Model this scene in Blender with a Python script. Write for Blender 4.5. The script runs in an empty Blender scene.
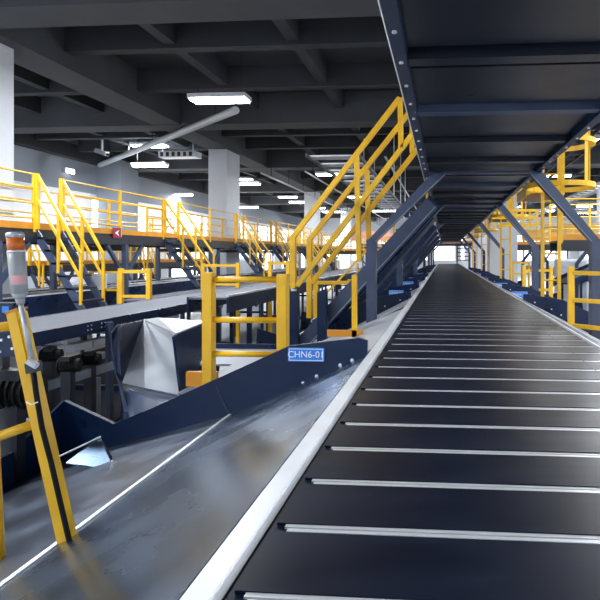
import bpy, bmesh, math, random
from mathutils import Vector, Matrix
random.seed(4)
C = bpy.context.scene.collection
F = 566.0
A = math.radians(4.5)             # camera yaw from the sorter's direction
PX0 = 444.0 - F * math.tan(A)     # principal point of the shifted lens
CA, SA = math.cos(A), math.sin(A)
V = Vector
FLOOR = -2.8

# ---------------------------------------------------------------- helpers
def U(px, py, X=None, Y=None, Z=None, D=None):
    """point of the place seen at (px, py), on the wall plane X, Y, the level Z or at the distance D"""
    r, u = (px - PX0) / F, (255 - py) / F
    d = V((CA * r - SA, SA * r + CA, u))
    if X is not None: return d * (X / d.x)
    if Y is not None: return d * (Y / d.y)
    if Z is not None: return d * (Z / d.z)
    return d * D

def YD(y, x):
    """distance along the hall of a thing set out at y on the line x"""
    return (.9684 * y - x * (.2493 - SA)) / CA
def MAT(name, col, rough=0.5, metal=0.0, noise=0.0, scale=8.0, emit=0.0, bump=0.0, stretch=None, spec=None, scratch=0.0):
    m = bpy.data.materials.new(name); m.use_nodes = True
    nt = m.node_tree; b = nt.nodes['Principled BSDF']
    b.inputs['Base Color'].default_value = (*col, 1)
    b.inputs['Roughness'].default_value = rough
    b.inputs['Metallic'].default_value = metal
    if spec is not None: b.inputs['Specular IOR Level'].default_value = spec
    if emit:
        b.inputs['Emission Color'].default_value = (*col, 1); b.inputs['Emission Strength'].default_value = emit
    if noise or bump:
        tc = nt.nodes.new('ShaderNodeTexCoord'); mp = nt.nodes.new('ShaderNodeMapping')
        if stretch: mp.inputs['Scale'].default_value = stretch
        n = nt.nodes.new('ShaderNodeTexNoise'); n.inputs['Scale'].default_value = scale; n.inputs['Detail'].default_value = 6
        nt.links.new(tc.outputs['Object'], mp.inputs[0]); nt.links.new(mp.outputs[0], n.inputs['Vector'])
        if noise:
            rp = nt.nodes.new('ShaderNodeValToRGB')
            rp.color_ramp.elements[0].position = .3; rp.color_ramp.elements[1].position = .7
            rp.color_ramp.elements[0].color = (*[max(0, c * (1 - noise)) for c in col], 1)
            rp.color_ramp.elements[1].color = (*[min(1, c * (1 + noise)) for c in col], 1)
            nt.links.new(n.outputs['Fac'], rp.inputs[0]); nt.links.new(rp.outputs[0], b.inputs['Base Color'])
            mr = nt.nodes.new('ShaderNodeMapRange'); mr.inputs['To Min'].default_value = max(.04, rough - .12); mr.inputs['To Max'].default_value = min(1, rough + .12)
            nt.links.new(n.outputs['Fac'], mr.inputs['Value']); nt.links.new(mr.outputs[0], b.inputs['Roughness'])
        if bump:
            bp = nt.nodes.new('ShaderNodeBump'); bp.inputs['Strength'].default_value = bump; bp.inputs['Distance'].default_value = .02
            nt.links.new(n.outputs['Fac'], bp.inputs['Height']); nt.links.new(bp.outputs[0], b.inputs['Normal'])
    return m

YEL = MAT('yellow_paint', (.82, .465, .010), .36, noise=.10, scale=5)
ORA = MAT('orange_kickplate_paint', (.62, .25, .015), .45, noise=.15, scale=3)
NAVY = MAT('navy_paint', (.0025, .013, .048), .30, noise=.25, scale=3, spec=.35)
SLATE = MAT('slate_blue_paint', (.042, .060, .115), .40, noise=.15, scale=4)
TRAY = MAT('grey_sheet_tray', (.27, .29, .33), .4, .3, noise=.12, scale=2)
LIP = MAT('pale_edge_highlight', (.22, .26, .34), .35, noise=.2)  # paler slate, paints the bright highlight along edges
DARK = MAT('dark_steel_paint', (.010, .013, .021), .45, noise=.2, scale=5)
STEEL = MAT('brushed_steel', (.15, .21, .31), .27, .95, noise=.05, scale=2.2)
PALE = MAT('pale_sheet', (.50, .53, .58), .36, .35, noise=.10, scale=2.2)
ALU = MAT('pale_aluminium', (.74, .76, .80), .38, .3, noise=.06, scale=6)
BAR = MAT('bright_bar', (.80, .82, .86), .3, .6)
BLACK = MAT('black_belt', (.003, .0055, .015), .36, noise=.3, scale=2.5, bump=.02, stretch=(1, 3, 1), spec=.16)
GREYBELT = MAT('grey_belt', (.095, .105, .135), .6, noise=.12, scale=9, stretch=(4, .3, 1))
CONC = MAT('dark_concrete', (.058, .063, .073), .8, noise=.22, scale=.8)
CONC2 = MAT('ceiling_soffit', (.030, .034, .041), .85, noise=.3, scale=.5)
WHITE = MAT('white_wall', (.78, .80, .84), .7, noise=.03, scale=.4)
GREYW = MAT('grey_wall', (.25, .28, .33), .8, noise=.06, scale=.4)
COLM = MAT('column_paint', (.70, .72, .77), .6, noise=.04, scale=1.2)
FLO = MAT('pale_floor', (.50, .52, .55), .35, noise=.08, scale=.6)
BLUE = MAT('sign_blue', (.02, .22, .72), .4, noise=.03)
WLET = MAT('white_lettering', (.85, .88, .92), .5, noise=.02)
RED = MAT('sign_maroon', (.30, .015, .06), .5, noise=.05)
GREY = MAT('grey_plastic', (.36, .38, .39), .45, noise=.06, scale=10)
LENS = MAT('orange_lens', (.62, .14, .015), .12, noise=.12, scale=30)
PINK = MAT('pink_label', (.70, .38, .40), .6, noise=.1, scale=40)
LAMP = MAT('lamp_diffuser', (1, 1, 1), .5, emit=14)
WIN = MAT('daylight_glazing', (.93, .97, 1.0), .4, emit=2.4)
RUB = MAT('black_rubber', (.007, .007, .008), .7, noise=.2, spec=.2)
POSTER = MAT('salmon_banner', (.80, .36, .34), .6, noise=.1, scale=1.0)
PIPE = MAT('pale_pipe', (.62, .65, .68), .4, .2, noise=.05)

class MB:
    def __init__(s): s.v = []; s.f = []
    def add(s, vs, fs):
        b = len(s.v); s.v += [V(p) for p in vs]; s.f += [tuple(i + b for i in f) for f in fs]; return s
    def box(s, x0, x1, y0, y1, z0, z1):
        return s.add([(x, y, z) for x in (x0, x1) for y in (y0, y1) for z in (z0, z1)],
                     [(0, 1, 3, 2), (4, 6, 7, 5), (0, 4, 5, 1), (2, 3, 7, 6), (0, 2, 6, 4), (1, 5, 7, 3)])
    def beam(s, p, q, w, h, up=(0, 0, 1)):
        p, q = V(p), V(q); d = (q - p).normalized(); up = V(up)
        if abs(d.dot(up)) > .98: up = V((0, 1, 0))
        a = d.cross(up).normalized() * w / 2; b = a.cross(d).normalized() * h / 2
        vs = [e + i * a + j * b for e in (p, q) for i in (-1, 1) for j in (-1, 1)]
        return s.add(vs, [(0, 1, 3, 2), (4, 6, 7, 5), (0, 4, 5, 1), (2, 3, 7, 6), (0, 2, 6, 4), (1, 5, 7, 3)])
    def tube(s, p, q, r, n=10, r2=None):
        p, q = V(p), V(q); d = (q - p).normalized(); r2 = r if r2 is None else r2
        a = d.orthogonal().normalized(); b = d.cross(a)
        vs = []
        for e, rr in ((p, r), (q, r2)):
            for i in range(n):
                t = 2 * math.pi * i / n; vs.append(e + (a * math.cos(t) + b * math.sin(t)) * rr)
        return s.add(vs, [(i, (i + 1) % n, n + (i + 1) % n, n + i) for i in range(n)] + [tuple(range(n))[::-1], tuple(range(n, 2 * n))])
    def path(s, pts, r, n=8):
        pts = [V(p) for p in pts]; rings = []; a = None
        for i, p in enumerate(pts):
            d = (pts[min(i + 1, len(pts) - 1)] - pts[max(i - 1, 0)]).normalized()
            a = d.orthogonal().normalized() if a is None else (a - d * a.dot(d)).normalized()
            b = d.cross(a)
            rings.append([p + (a * math.cos(2 * math.pi * k / n) + b * math.sin(2 * math.pi * k / n)) * r for k in range(n)])
        vs = [q for rg in rings for q in rg]; fs = []
        for i in range(len(pts) - 1):
            for k in range(n): fs.append((i * n + k, i * n + (k + 1) % n, (i + 1) * n + (k + 1) % n, (i + 1) * n + k))
        fs += [tuple(range(n))[::-1], tuple(range((len(pts) - 1) * n, len(pts) * n))]
        return s.add(vs, fs)
    def plate(s, pts, t, nrm=None):
        pts = [V(p) for p in pts]; n = len(pts)
        if nrm is None:
            nrm = V((0, 0, 0))
            for i in range(n): nrm += pts[i].cross(pts[(i + 1) % n])
        nrm = V(nrm).normalized() * t
        return s.add(pts + [p - nrm for p in pts], [tuple(range(n)), tuple(range(n, 2 * n))[::-1]] + [(i, i + n, (i + 1) % n + n, (i + 1) % n) for i in range(n)])
    def ring(s, c, R, h, t, n=32, a0=0, a1=2 * math.pi):
        """a flat band bent into a hoop"""
        c = V(c); full = abs(a1 - a0 - 2 * math.pi) < 1e-6; m = n if full else n + 1; vs = []
        for i in range(m):
            an = a0 + (a1 - a0) * i / n
            for rr in (R, R - t):
                for z in (-h / 2, h / 2): vs.append(c + V((rr * math.cos(an), rr * math.sin(an), z)))
        fs = []
        for i in range(n):
            j = (i + 1) % m; a, b = 4 * i, 4 * j
            fs += [(a, b, b + 1, a + 1), (a + 2, a + 3, b + 3, b + 2), (a + 1, b + 1, b + 3, a + 3), (a, a + 2, b + 2, b)]
        return s.add(vs, fs)
    def build(s, name, mat, parent=None, bevel=0, smooth=False):
        o0 = V((0, 0, 0))
        p = parent
        while p is not None: o0 += p.location; p = p.parent
        if parent is None and s.v:
            o0 = sum(s.v, V()) / len(s.v); o0.z = min(v.z for v in s.v)
        me = bpy.data.meshes.new(name)
        me.from_pydata([tuple(v - o0) for v in s.v], [], s.f)
        bm = bmesh.new(); bm.from_mesh(me); bmesh.ops.recalc_face_normals(bm, faces=bm.faces)
        if bevel: bmesh.ops.bevel(bm, geom=[e for e in bm.edges if len(e.link_faces) == 2 and e.calc_face_angle(0) > .6], offset=bevel, segments=2, affect='EDGES', clamp_overlap=True)
        bm.to_mesh(me); bm.free()
        if smooth:
            for f in me.polygons: f.use_smooth = len(f.vertices) == 4
        me.materials.append(mat)
        o = bpy.data.objects.new(name, me); C.objects.link(o)
        if parent is None: o.location = o0
        else: o.parent = parent
        return o

def tag(o, label=None, cat=None, group=None, kind=None):
    if label: o['label'] = label
    if cat: o['category'] = cat
    if group: o['group'] = group
    if kind: o['kind'] = kind
    return o
def empty(name, loc, label, cat, group=None, kind=None):
    o = bpy.data.objects.new(name, None); o.location = V(loc); o.empty_display_size = .2; C.objects.link(o)
    return tag(o, label, cat, group, kind)
def kids(o): return [c for c in C.objects if c.parent == o]
def copy_tree(o, parent=None, loc=None, label=None):
    ch = kids(o)
    c = o.copy(); C.objects.link(c); c.parent = parent
    if loc is not None: c.location = V(loc)
    if label: c['label'] = label
    for k in ch: copy_tree(k, c)
    return c
def box(name, mat, parent, *a, bevel=0): return MB().box(*a).build(name, mat, parent, bevel)
def text(body, size, loc, rot, mat, parent, ext=.002):
    cu = bpy.data.curves.new('lettering', 'FONT'); cu.body = body; cu.size = size; cu.extrude = ext
    cu.align_x = 'CENTER'; cu.align_y = 'CENTER'; cu.materials.append(mat)
    tmp = bpy.data.objects.new('lettering_curve', cu); C.objects.link(tmp)
    me = bpy.data.meshes.new_from_object(tmp.evaluated_get(bpy.context.evaluated_depsgraph_get()))
    bpy.data.objects.remove(tmp)
    o = bpy.data.objects.new('lettering', me); C.objects.link(o); o.parent = parent
    p = parent; o0 = V((0, 0, 0))
    while p is not None: o0 += p.location; p = p.parent
    o.location = V(loc) - o0; o.rotation_euler = rot
    return o

# ---------------------------------------------------------------- the setting
def struct(name, mat, mb, label=None):
    return tag(mb.build(name, mat), label, None, None, 'structure')

CEIL = 6.0; SOF = 4.9
struct('floor', FLO, MB().box(-19, 19, -8, 82, FLOOR - .2, FLOOR), 'pale smooth concrete floor under the sorting machinery')
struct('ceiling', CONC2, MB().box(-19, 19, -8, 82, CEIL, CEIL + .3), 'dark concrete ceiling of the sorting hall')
wl = struct('wall_left', GREYW, MB().box(-19.3, -19, -8, 82, FLOOR, CEIL), 'plain grey side wall behind the walkways')
struct('wall_near', WHITE, MB().box(-19, 19, -8.3, -8, FLOOR, CEIL), 'white wall behind the viewer')
struct('wall_right', WHITE, MB().box(19, 19.3, -8, 82, FLOOR, CEIL), 'white side wall beyond the right hand machinery')
struct('wall_far', WHITE, MB().box(-19, 19, 82, 82.3, FLOOR, CEIL), 'white end wall of the hall')
n = 0
for x in (-16, -12, -8, -4, 0, 4, 8, 12, 16):
    n += 1
    w = struct('window_%d' % n, ALU, MB().box(x - 1.7, x + 1.7, 81.9, 82.0, -.9, 2.9), 'bright window bay in the far end wall')
    MB().box(x - 1.55, x + 1.55, 81.86, 81.9, -.75, 2.75).build('pane', WIN, w)
    m = MB()
    for k in (-.5, .5): m.box(x + k - .03, x + k + .03, 81.8, 81.86, -.75, 2.75)
    m.box(x - 1.55, x + 1.55, 81.8, 81.86, 1.0, 1.06)
    m.build('mullion', ALU, w)
for y in (29, 38, 47, 56, 65, 74):
    n += 1
    w = struct('window_%d' % n, ALU, MB().box(-19.0, -18.93, y, y + 6, -1.9, 3.2), 'bright window bay low in the left side wall')
    MB().box(-18.93, -18.90, y + .15, y + 5.85, -1.8, 3.1).build('pane', WIN, w)
for y in (20, 30, 40, 50, 60, 70):
    n += 1
    w = struct('window_%d' % n, ALU, MB().box(18.93, 19.0, y, y + 8, -2.2, 3.4), 'bright window bay in the right side wall')
    MB().box(18.90, 18.93, y + .15, y + 7.85, -2.1, 3.3).build('pane', WIN, w)
    m = MB()
    for k in (2, 4, 6): m.box(18.84, 18.9, y + k - .04, y + k + .04, -2.1, 3.3)
    m.build('mullion', ALU, w)
struct('trim_1', CONC2, MB().box(-19.0, -18.6, -8, 82, 4.9, 5.6), 'dark band along the top of the left wall')
struct('trim_3', WHITE, MB().box(-19.0, -18.97, -8, 82, FLOOR, 3.3), 'white painted lower band of the left wall')
struct('trim_2', GREYW, MB().box(-19.0, -17.6, 29.6, 31.4, FLOOR, 5.2), 'grey pilaster on the left side wall')

# columns and beams
cols = [(-10.62, 10.3, .8, .9), (-10.47, 24.4, .86, 1.7), (-10.3, 42.6, 1.0, 1.2), (-10.2, 58, 1.0, 1.2), (-10.2, 72, 1.0, 1.2),
        (2.5, 25.2, 1.15, 1.0), (2.6, 42, 1.1, 1.1), (2.6, 58, 1.1, 1.1), (11.5, 30, 1.0, 1.1), (11.5, 44, 1.0, 1.1)]
for x, y, w, d in cols:
    y = YD(y, x)
    struct('column', COLM, MB().box(x - w / 2, x + w / 2, y, y + d, FLOOR, SOF), 'white painted square concrete column')
for x in (-10.4, 2.55, 11.5):
    struct('ceiling_beam', CONC, MB().box(x - .55, x + .55, -8, 82, SOF, CEIL), 'grey concrete girder running the length of the hall')
for y in (-3, 10.5, 20.5, 31, 42.6, 53, 63, 73):
    struct('ceiling_beam', CONC, MB().box(-18.6, 19, y, y + 1.0, SOF - .02, CEIL), 'grey concrete girder crossing the hall')
for y in (1, 4.5, 14, 17.5, 24.5, 27.5, 35, 38.5, 47, 50, 58, 68):
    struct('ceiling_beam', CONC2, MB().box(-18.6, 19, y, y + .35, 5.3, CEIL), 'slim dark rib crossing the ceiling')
for x in (-15.5, -13, -7, -3.8, -.6, 6, 9):
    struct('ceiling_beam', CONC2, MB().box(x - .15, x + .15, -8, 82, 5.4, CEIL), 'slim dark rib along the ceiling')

# ---------------------------------------------------------------- ceiling services
def lamp(p, lx, ly, label, lit=True, power=60):
    p = V(p); r = empty('ceiling_lamp', p, label, 'lamp', 'linear ceiling lamps')
    MB().box(p.x - lx / 2 - .05, p.x + lx / 2 + .05, p.y - ly / 2 - .05, p.y + ly / 2 + .05, p.z + .02, p.z + .14).build('housing', ALU, r)
    MB().box(p.x - lx / 2, p.x + lx / 2, p.y - ly / 2, p.y + ly / 2, p.z - .04, p.z + .02).build('diffuser', LAMP if lit else PALE, r)
    for sx in (-1, 1): MB().tube((p.x + sx * lx * .4, p.y, p.z + .14), (p.x + sx * lx * .4, p.y, CEIL), .015, 6).build('hanger', DARK, r)
    if lit and power:
        l = bpy.data.lights.new('lamp_light', 'AREA'); l.shape = 'RECTANGLE'; l.size = lx; l.size_y = ly; l.energy = power * 3.6; l.color = (.90, .95, 1)
        lo = bpy.data.objects.new('lamp_light', l); C.objects.link(lo); lo.location = (p.x, p.y, p.z - .06)
lamp(U(181, 195, Z=4.25), 1.5, .5, 'lit ceiling lamp left of the tall white column, above the walkway rail')
lamp(U(150, 166, Z=4.3), 1.6, .35, 'long lit lamp hanging high left of the dark box fixture')
lamp(U(247, 184, Z=4.3), 1.5, .5, 'lit ceiling lamp just right of the tall white column')
lamp(U(245, 207.5, Z=4.3), 2.2, .7, 'lit lamp lower and farther off beside the tall white column')
lamp(U(301, 202.5, Z=4.3), 1.8, .6, 'small lit lamp left of the second white column')
lamp(U(330, 174.5, Z=4.3), 1.4, .5, 'bright lit lamp behind the stair handrail at upper centre')
lamp(U(334, 212, Z=4.3), 2.2, .7, 'tiny far lamp between the stair handrail posts')
lamp(U(357, 197, Z=4.3), 1.2, .5, 'lit lamp beside the short stair handrail post')
lamp(U(384, 211, Z=4.3), 2.2, .7, 'far lamp just above the long blue stair stringer')
lamp(U(220, 217, Z=4.3), 2.2, .7, 'faint far lamp behind the white column rails')
lamp(U(585, 213, Z=4.3), 2.5, .8, 'lit lamp low above the right hand gantry')
lamp(U(541, 211, Z=4.3), 2.5, .8, 'lit lamp seen through the caged ladder')
NL = []  # near lamp rows, added to fill the closed hall with light
for yy, yl in ((-5, 'behind the viewer'), (2, 'level with the viewer'), (9, 'ahead of the viewer'), (16, 'over the walkway stairs')):
    for xx, xl in ((-15, 'by the left wall'), (-6.5, 'left of the sorter'), (5.5, 'right of the sorter'), (14, 'by the right wall')):
        NL.append((xx, yy)); lamp((xx, yy, 4.5), 1.6, .5, 'added ceiling fill lamp %s, %s' % (xl, yl), True, 100)
for yy in (26, 38, 50, 62):
    for xx in (-14, 7.5, 15): lamp((xx, yy, 5.2), 1.6, .5, 'ceiling lamp %s, %s of its row' % ({-14: 'near the left wall', 7.5: 'above the right gantry', 15: 'near the right wall'}[xx], {26: 'first', 38: 'second', 50: 'third', 62: 'farthest'}[yy]), True, 120)
p = U(180, 158, Z=4.3)
r = empty('box_fixture', p, 'dark framed unlit rectangular fixture hanging beside the long lamp', 'fixture')
MB().box(p.x - .85, p.x + .85, p.y - .3, p.y + .3, p.z, p.z + .25).build('housing', ALU, r)
for k in range(6): MB().box(p.x - .75 + k * .26, p.x - .62 + k * .26, p.y - .32, p.y - .3, p.z + .03, p.z + .22).build('louvre_slat', DARK, r)
MB().tube((p.x + .6, p.y, p.z + .25), (p.x + .6, p.y, CEIL), .02, 6).build('hanger', PIPE, r)
p = U(70, 171, X=-18.8)
r = empty('wall_floodlight', p, 'small bright floodlight on the grey wall by the left column', 'lamp')
MB().box(-19, p.x, p.y - .3, p.y + .3, p.z - .1, p.z + .14).build('housing', ALU, r)
MB().box(p.x, p.x + .05, p.y - .28, p.y + .28, p.z - .12, p.z + .08).build('lens', LAMP, r)
# camera device hanging
p = U(104, 153, Z=4.9)
r = empty('security_camera', p, 'white security camera hanging from the ceiling at upper left', 'camera')
MB().beam(p + V((-.35, -.1, .12)), p + V((.35, -.3, -.12)), .2, .2).build('body', ALU, r, .02)
MB().tube(p + V((.34, -.3, -.12)), p + V((.42, -.33, -.15)), .07, 12).build('lens', RUB, r)
MB().tube(p + V((0, -.15, .05)), V((p.x, p.y - .15, CEIL)), .05, 8).build('hanger', PIPE, r)
# pipes and trays
def pipe(name, pts, r_, label, cat='pipe', mat=PIPE, hang=True):
    m = MB(); m.path(pts, r_)
    o = m.build(name, mat, smooth=True); tag(o, label, cat)
    if hang:
        a, b = V(pts[0]), V(pts[-1]); nn = max(2, int((b - a).length / 3.5))
        for k in range(nn + 1):
            q = a.lerp(b, (k + .5) / (nn + 1)); MB().box(q.x - .02, q.x + .02, q.y - .02, q.y + .02, q.z, CEIL).build('hanger', DARK, o)
    return o
Z = 4.35
pipe('sprinkler_pipe', [(-7.2, 29, Z), (-7.2, 80, Z)], .05, 'thin pale sprinkler pipe running deep beside the concrete girder')
pipe('sprinkler_pipe', [(-8.9, 27, 4.0), (-8.9, 80, 4.0)], .05, 'thin pale pipe nearest the tall white column')
pipe('sprinkler_pipe', [(-4.6, 27, Z), (-4.6, 80, Z)], .05, 'thin pale pipe above the stair handrails')
pipe('sprinkler_pipe', [(-2.6, 25, Z), (-2.6, 80, Z)], .05, 'thin pale pipe closest to the overhead conveyor')
a = U(100, 165, Z=4.75); b = U(236, 110, Z=4.75)
pipe('air_duct', [a, (a.x + (b.x - a.x) * .5, a.y + (b.y - a.y) * .5, 4.75), b], .13, 'long pale round duct slanting across the upper left ceiling', 'duct', PIPE)
for k, (x, lab) in enumerate(((7.5, 'pale cable tray above the right hand gantry'), (5.0, 'dark cable tray crossing behind the yellow cage'))):
    t = MB()
    for sx in (-.25, .25): t.box(x + sx - .02, x + sx + .02, 16 if k else 13, 75, 3.3 + k * .5, 3.42 + k * .5)
    for q in range(60): t.box(x - .25, x + .25, 16 + q, 16.06 + q, 3.32 + k * .5, 3.36 + k * .5)
    o = tag(t.build('cable_tray', PIPE if k == 0 else DARK), lab, 'cable tray')
    for q in range(13): MB().box(x - .02, x + .02, 26 + q * 4, 26.04 + q * 4, 3.4 + k * .5, CEIL).build('hanger', DARK, o)
# cable ladder racks behind the stair (stack of pale slats)
lad = empty('cable_rack', (-3.1, 15, 3), 'suspended rack of pale cross slats seen beside the stair handrail', 'cable rack')
for sx in (-3.7, -2.3): MB().box(sx - .03, sx + .03, 15, 34, 2.65, 2.75).build('side_rail', DARK, lad)
for q in range(14): MB().box(-3.7, -2.3, 15.2 + q * 1.3, 15.75 + q * 1.3, 2.68, 2.72).build('cross_slat', PALE, lad)
m = MB()
for y in (26, 30, 33.5):
    for sx in (-3.7, -2.3): m.tube((sx, y, 2.7), (sx, y, CEIL), .025, 6)
m.build('hanger', PIPE, lad)

# ---------------------------------------------------------------- main sorter
ZB = -.66; BX0, BX1 = -.425, 1.095; Y0S, YEND = -1.5, 43.0
s = empty('slat_sorter', (.33, 1.8, FLOOR), 'wide black slat belt sorter running away down the aisle', 'conveyor')
MB().box(BX0, BX1, Y0S, YEND, ZB - .10, ZB - .012).build('belt', BLACK, s)
# belt modules with bright double bars
k = 0; y = .79
bars = []
while y < YEND:
    far = y > 28
    m = MB()
    if not far or True:
        m.box(BX0 + .045, BX1 - .012, y - .019, y - .004, ZB - .016, ZB - .007)
        m.box(BX0 + .035, BX1 - .012, y + .003, y + .017, ZB - .016, ZB - .007)
    bars.append((m, y)); y += .285
for m, yy in bars[:96]:
    m.build('cross_bar', BAR, s)
rest = MB()
for m, yy in bars[96:]: rest.add(m.v, m.f)
tag(rest.build('far_cross_bars', BAR, s), kind='stuff')
y = -1.21
pl = MB()
while y < YEND - .3:
    pl.box(BX0 + .012, BX1 - .012, y + .022, y + .262, ZB - .02, ZB - .004); y += .285
pl.build('slat_deck', BLACK, s)
MB().box(-.505, -.442, Y0S, YEND, ZB - .12, ZB + .004).build('side_rail', ALU, s, .004)
MB().box(-.442, BX0, Y0S, YEND, ZB - .12, ZB - .03).build('side_gap_seal', RUB, s)
MB().box(1.10, 1.112, Y0S, YEND, ZB - .12, ZB + .006).build('side_rail', ALU, s)
MB().box(1.112, 1.165, Y0S, YEND, ZB - .16, ZB - .006).build('outer_frame', SLATE, s)
MB().box(.868, .872, Y0S, YEND, ZB - .004, ZB - .0025).build('seam_line', MAT('seam', (.06, .065, .075), .5), s)
MB().box(-.50, 1.16, Y0S, YEND, ZB - .45, ZB - .12).build('frame', NAVY, s)
for yy in (-1.3, 3.4, 8.6, 13, 19.8, 27.8, 36, 42.6):
    for xx in (-.4, 1.05): MB().box(xx - .05, xx + .05, yy - .05, yy + .05, FLOOR, ZB - .45).build('leg', NAVY, s)

# ---------------------------------------------------------------- overhead conveyor
ZO = 1.06; OX0, OX1 = -.245, 1.19
s = empty('overhead_conveyor', (.47, 5.0, ZO), 'black overhead conveyor seen from below, carried above the sorter', 'conveyor')
MB().box(OX0 + .06, OX1 - .06, -2.5, 45, ZO + .07, ZO + .13).build('deck', DARK, s)
OVER = MAT('overhead_pan', (.007, .011, .022), .32, .1, noise=.08, scale=2)
y = -2.4; i = 0
while y < 45:
    MB().box(OX0 + .05, OX1 - .05, y, y + .80, ZO + .045, ZO + .07).build('pan', OVER, s)
    m = MB(); m.box(OX0 + .04, OX1 - .04, y + .86, y + .98, ZO + .0, ZO + .07); m.build('cross_member', SLATE if i % 4 == 1 else OVER, s)
    MB().box(OX0 + .1, OX1 - .12, y + 1.0, y + 1.012, ZO + .03, ZO + .045).build('edge_strip', GREY, s)
    y += 1.15; i += 1
for x0, x1 in ((OX0 - .02, OX0 + .05), (OX1 - .05, OX1 + .02)):
    MB().box(x0, x1, -2.5, 45, ZO - .02, ZO + .17).build('side_frame', NAVY, s)
m = MB(); yy = -2.0
while yy < 20:
    m.tube((OX1 + .02, yy, ZO + .09), (OX1 + .032, yy, ZO + .09), .014, 8); m.tube((OX1 - .015, yy, ZO - .02), (OX1 - .015, yy, ZO - .03), .012, 8)
    m.tube((OX0 + .015, yy, ZO - .02), (OX0 + .015, yy, ZO - .03), .012, 8); yy += .42
tag(m.build('bolts', ALU, s), kind='stuff')
MB().path([(OX0 - .04, -2.4, ZO + .1), (OX0 - .05, 12, ZO + .08), (OX0 - .05, 24, ZO + .1)], .012).build('cable', ALU, s)

# ---------------------------------------------------------------- portals
XL, XR = -.93, 1.88
def portal(Y, first, labels):
    r = empty('support_portal', (.46, Y, FLOOR), labels, 'support frame', 'slate blue portal frames over the sorter')
    w = .13
    for x, side in ((XL, -1), (XR, 1)):
        MB().box(x - .062, x + .062, Y - .07, Y + .07, FLOOR + .02, .2).build('post', SLATE, r, .006)
        MB().box(x - .12, x + .12, Y - .12, Y + .12, FLOOR, FLOOR + .02).build('base_plate', SLATE, r)
    for x, xt, side in ((XL, -.04, -1), (XR, 1.12, 1)):
        # mitred brace
        ox = side * .062
        pts = [(x + ox, Y - .07, .17), (x - ox, Y - .07, .17), (xt - side * .06, Y - .07, ZO - .03), (xt + side * .12, Y - .07, ZO - .03)]
        MB().plate([V(p) for p in pts], .14, (0, -1, 0)).build('brace', SLATE, r, .006)
        lip = MB(); lip.plate([V(pts[1]) + V((0, -.006, 0)), V(pts[1]) + V((side * .012, -.006, -.0)), V(pts[2]) + V((side * .012, -.006, 0)), V(pts[2]) + V((0, -.006, 0))], .01, (0, -1, 0)); lip.build('highlight_lip', LIP, r)  # thin pale strip standing in for the brace's edge highlight
        g = MB()
        g.box(min(xt, xt + side * .1), max(xt, xt + side * .1), Y - .1, Y + .1, ZO - .03, ZO - .005); g.build('gusset', NAVY, r)
    MB().box(OX0, OX1, Y - .07, Y + .07, ZO - .03, ZO - .004).build('crossbeam', SLATE, r)
    return r
PY = [7.25, 11.9, 18.5, 27.0, 35.0, 42.0]
pl_labels = ['nearest slate blue portal frame, thick left post rising behind the blue number sign',
             'second slate blue portal frame down the sorter', 'third slate blue portal frame down the sorter',
             'fourth slate blue portal frame down the sorter', 'fifth slate blue portal frame, small in the distance', 'last portal frame beside the far end of the sorter']
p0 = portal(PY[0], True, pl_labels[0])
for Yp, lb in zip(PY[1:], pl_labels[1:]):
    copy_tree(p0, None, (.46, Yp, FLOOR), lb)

# ---------------------------------------------------------------- chutes beside the sorter
def chute(side, y0, y1, label, near_wall=False, far_wall=True, zb=((0, ZB - .004), (1.03, -1.19), (2.45, -1.62))):
    e = -.51 if side < 0 else 1.17
    X = lambda d: e + side * d
    r = empty('sorting_chute', (X(1.2), y1, FLOOR), label, 'chute', 'navy and steel chutes on the %s of the sorter' % ('left' if side < 0 else 'right'))
    dl, zl = zb[2]
    m = MB()
    bed = [V((X(0), y0, zb[0][1])), V((X(0), y1, zb[0][1])), V((X(1.03), y1, zb[1][1])), V((X(1.03), y0, zb[1][1]))]
    m.plate(bed, .012, (0, 0, 1)); m.build('slide_bed', TRAY, r)
    m = MB(); m.plate([V((X(1.03), y0, zb[1][1])), V((X(1.03), y1, zb[1][1])), V((X(dl), y1, zl)), V((X(dl), y0, zl))], .012, (0, 0, 1))
    m.build('lower_bed', TRAY, r)
    MB().beam(V((X(1.03), y0, zb[1][1] + .002)), V((X(1.03), y1, zb[1][1] + .002)), .014, .006).build('fold_strip', ALU, r)
    top = [(0.0, -.575), (.10, -.585), (.575, -.66), (1.66, -1.16), (2.0, -1.30), (2.45, -1.17)]
    def wall(y, t=.03):
        w = MB(); pts = [V((X(d), y, z)) for d, z in top] + [V((X(2.5), y, -1.72)), V((X(1.03), y, -1.30)), V((X(0), y, -.80))]
        w.plate(pts, -t if False else t, (0, -1, 0)); return w.build('side_wall', NAVY, r)
    wf = wall(y1) if far_wall else MB().box(min(X(0), X(1.0)), max(X(0), X(1.0)), y1 - .03, y1, -1.25, -1.2).build('cross_tie', NAVY, r)
    if near_wall: wall(y0 - .02)
    if far_wall: MB().box(min(X(1.19), X(1.195)), max(X(1.19), X(1.195)), y1 - .003, y1, -1.24, -.955).build('wall_seam', SLATE, wf)
    b = MB()
    for d, z in () if not far_wall else ((.17, -.70), (.41, -.80), (.55, -.885), (.9, -1.06)): b.tube(V((X(d), y1 - .006, z)), V((X(d), y1 + .002, z)), .011, 10)
    if far_wall: b.build('bolts', ALU, wf)
    # bin at the foot
    MB().plate([V((X(dl), y0 + .55, zl)), V((X(dl), y1, zl)), V((X(dl + .05), y1, zl + .05)), V((X(dl + .05), y0 + .9, zl + .04))], .02).build('end_stop', NAVY, r)
    for d, yy in ((.9, y1 - .02), (dl - .15, y1 - .02), (dl - .15, y0 + .8)):
        MB().box(X(d) - .03, X(d) + .03, yy - .03, yy + .03, FLOOR, zb[1][1] - .04 if d < 1 else zl - .02).build('leg', NAVY, r)
    return r, wf
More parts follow.
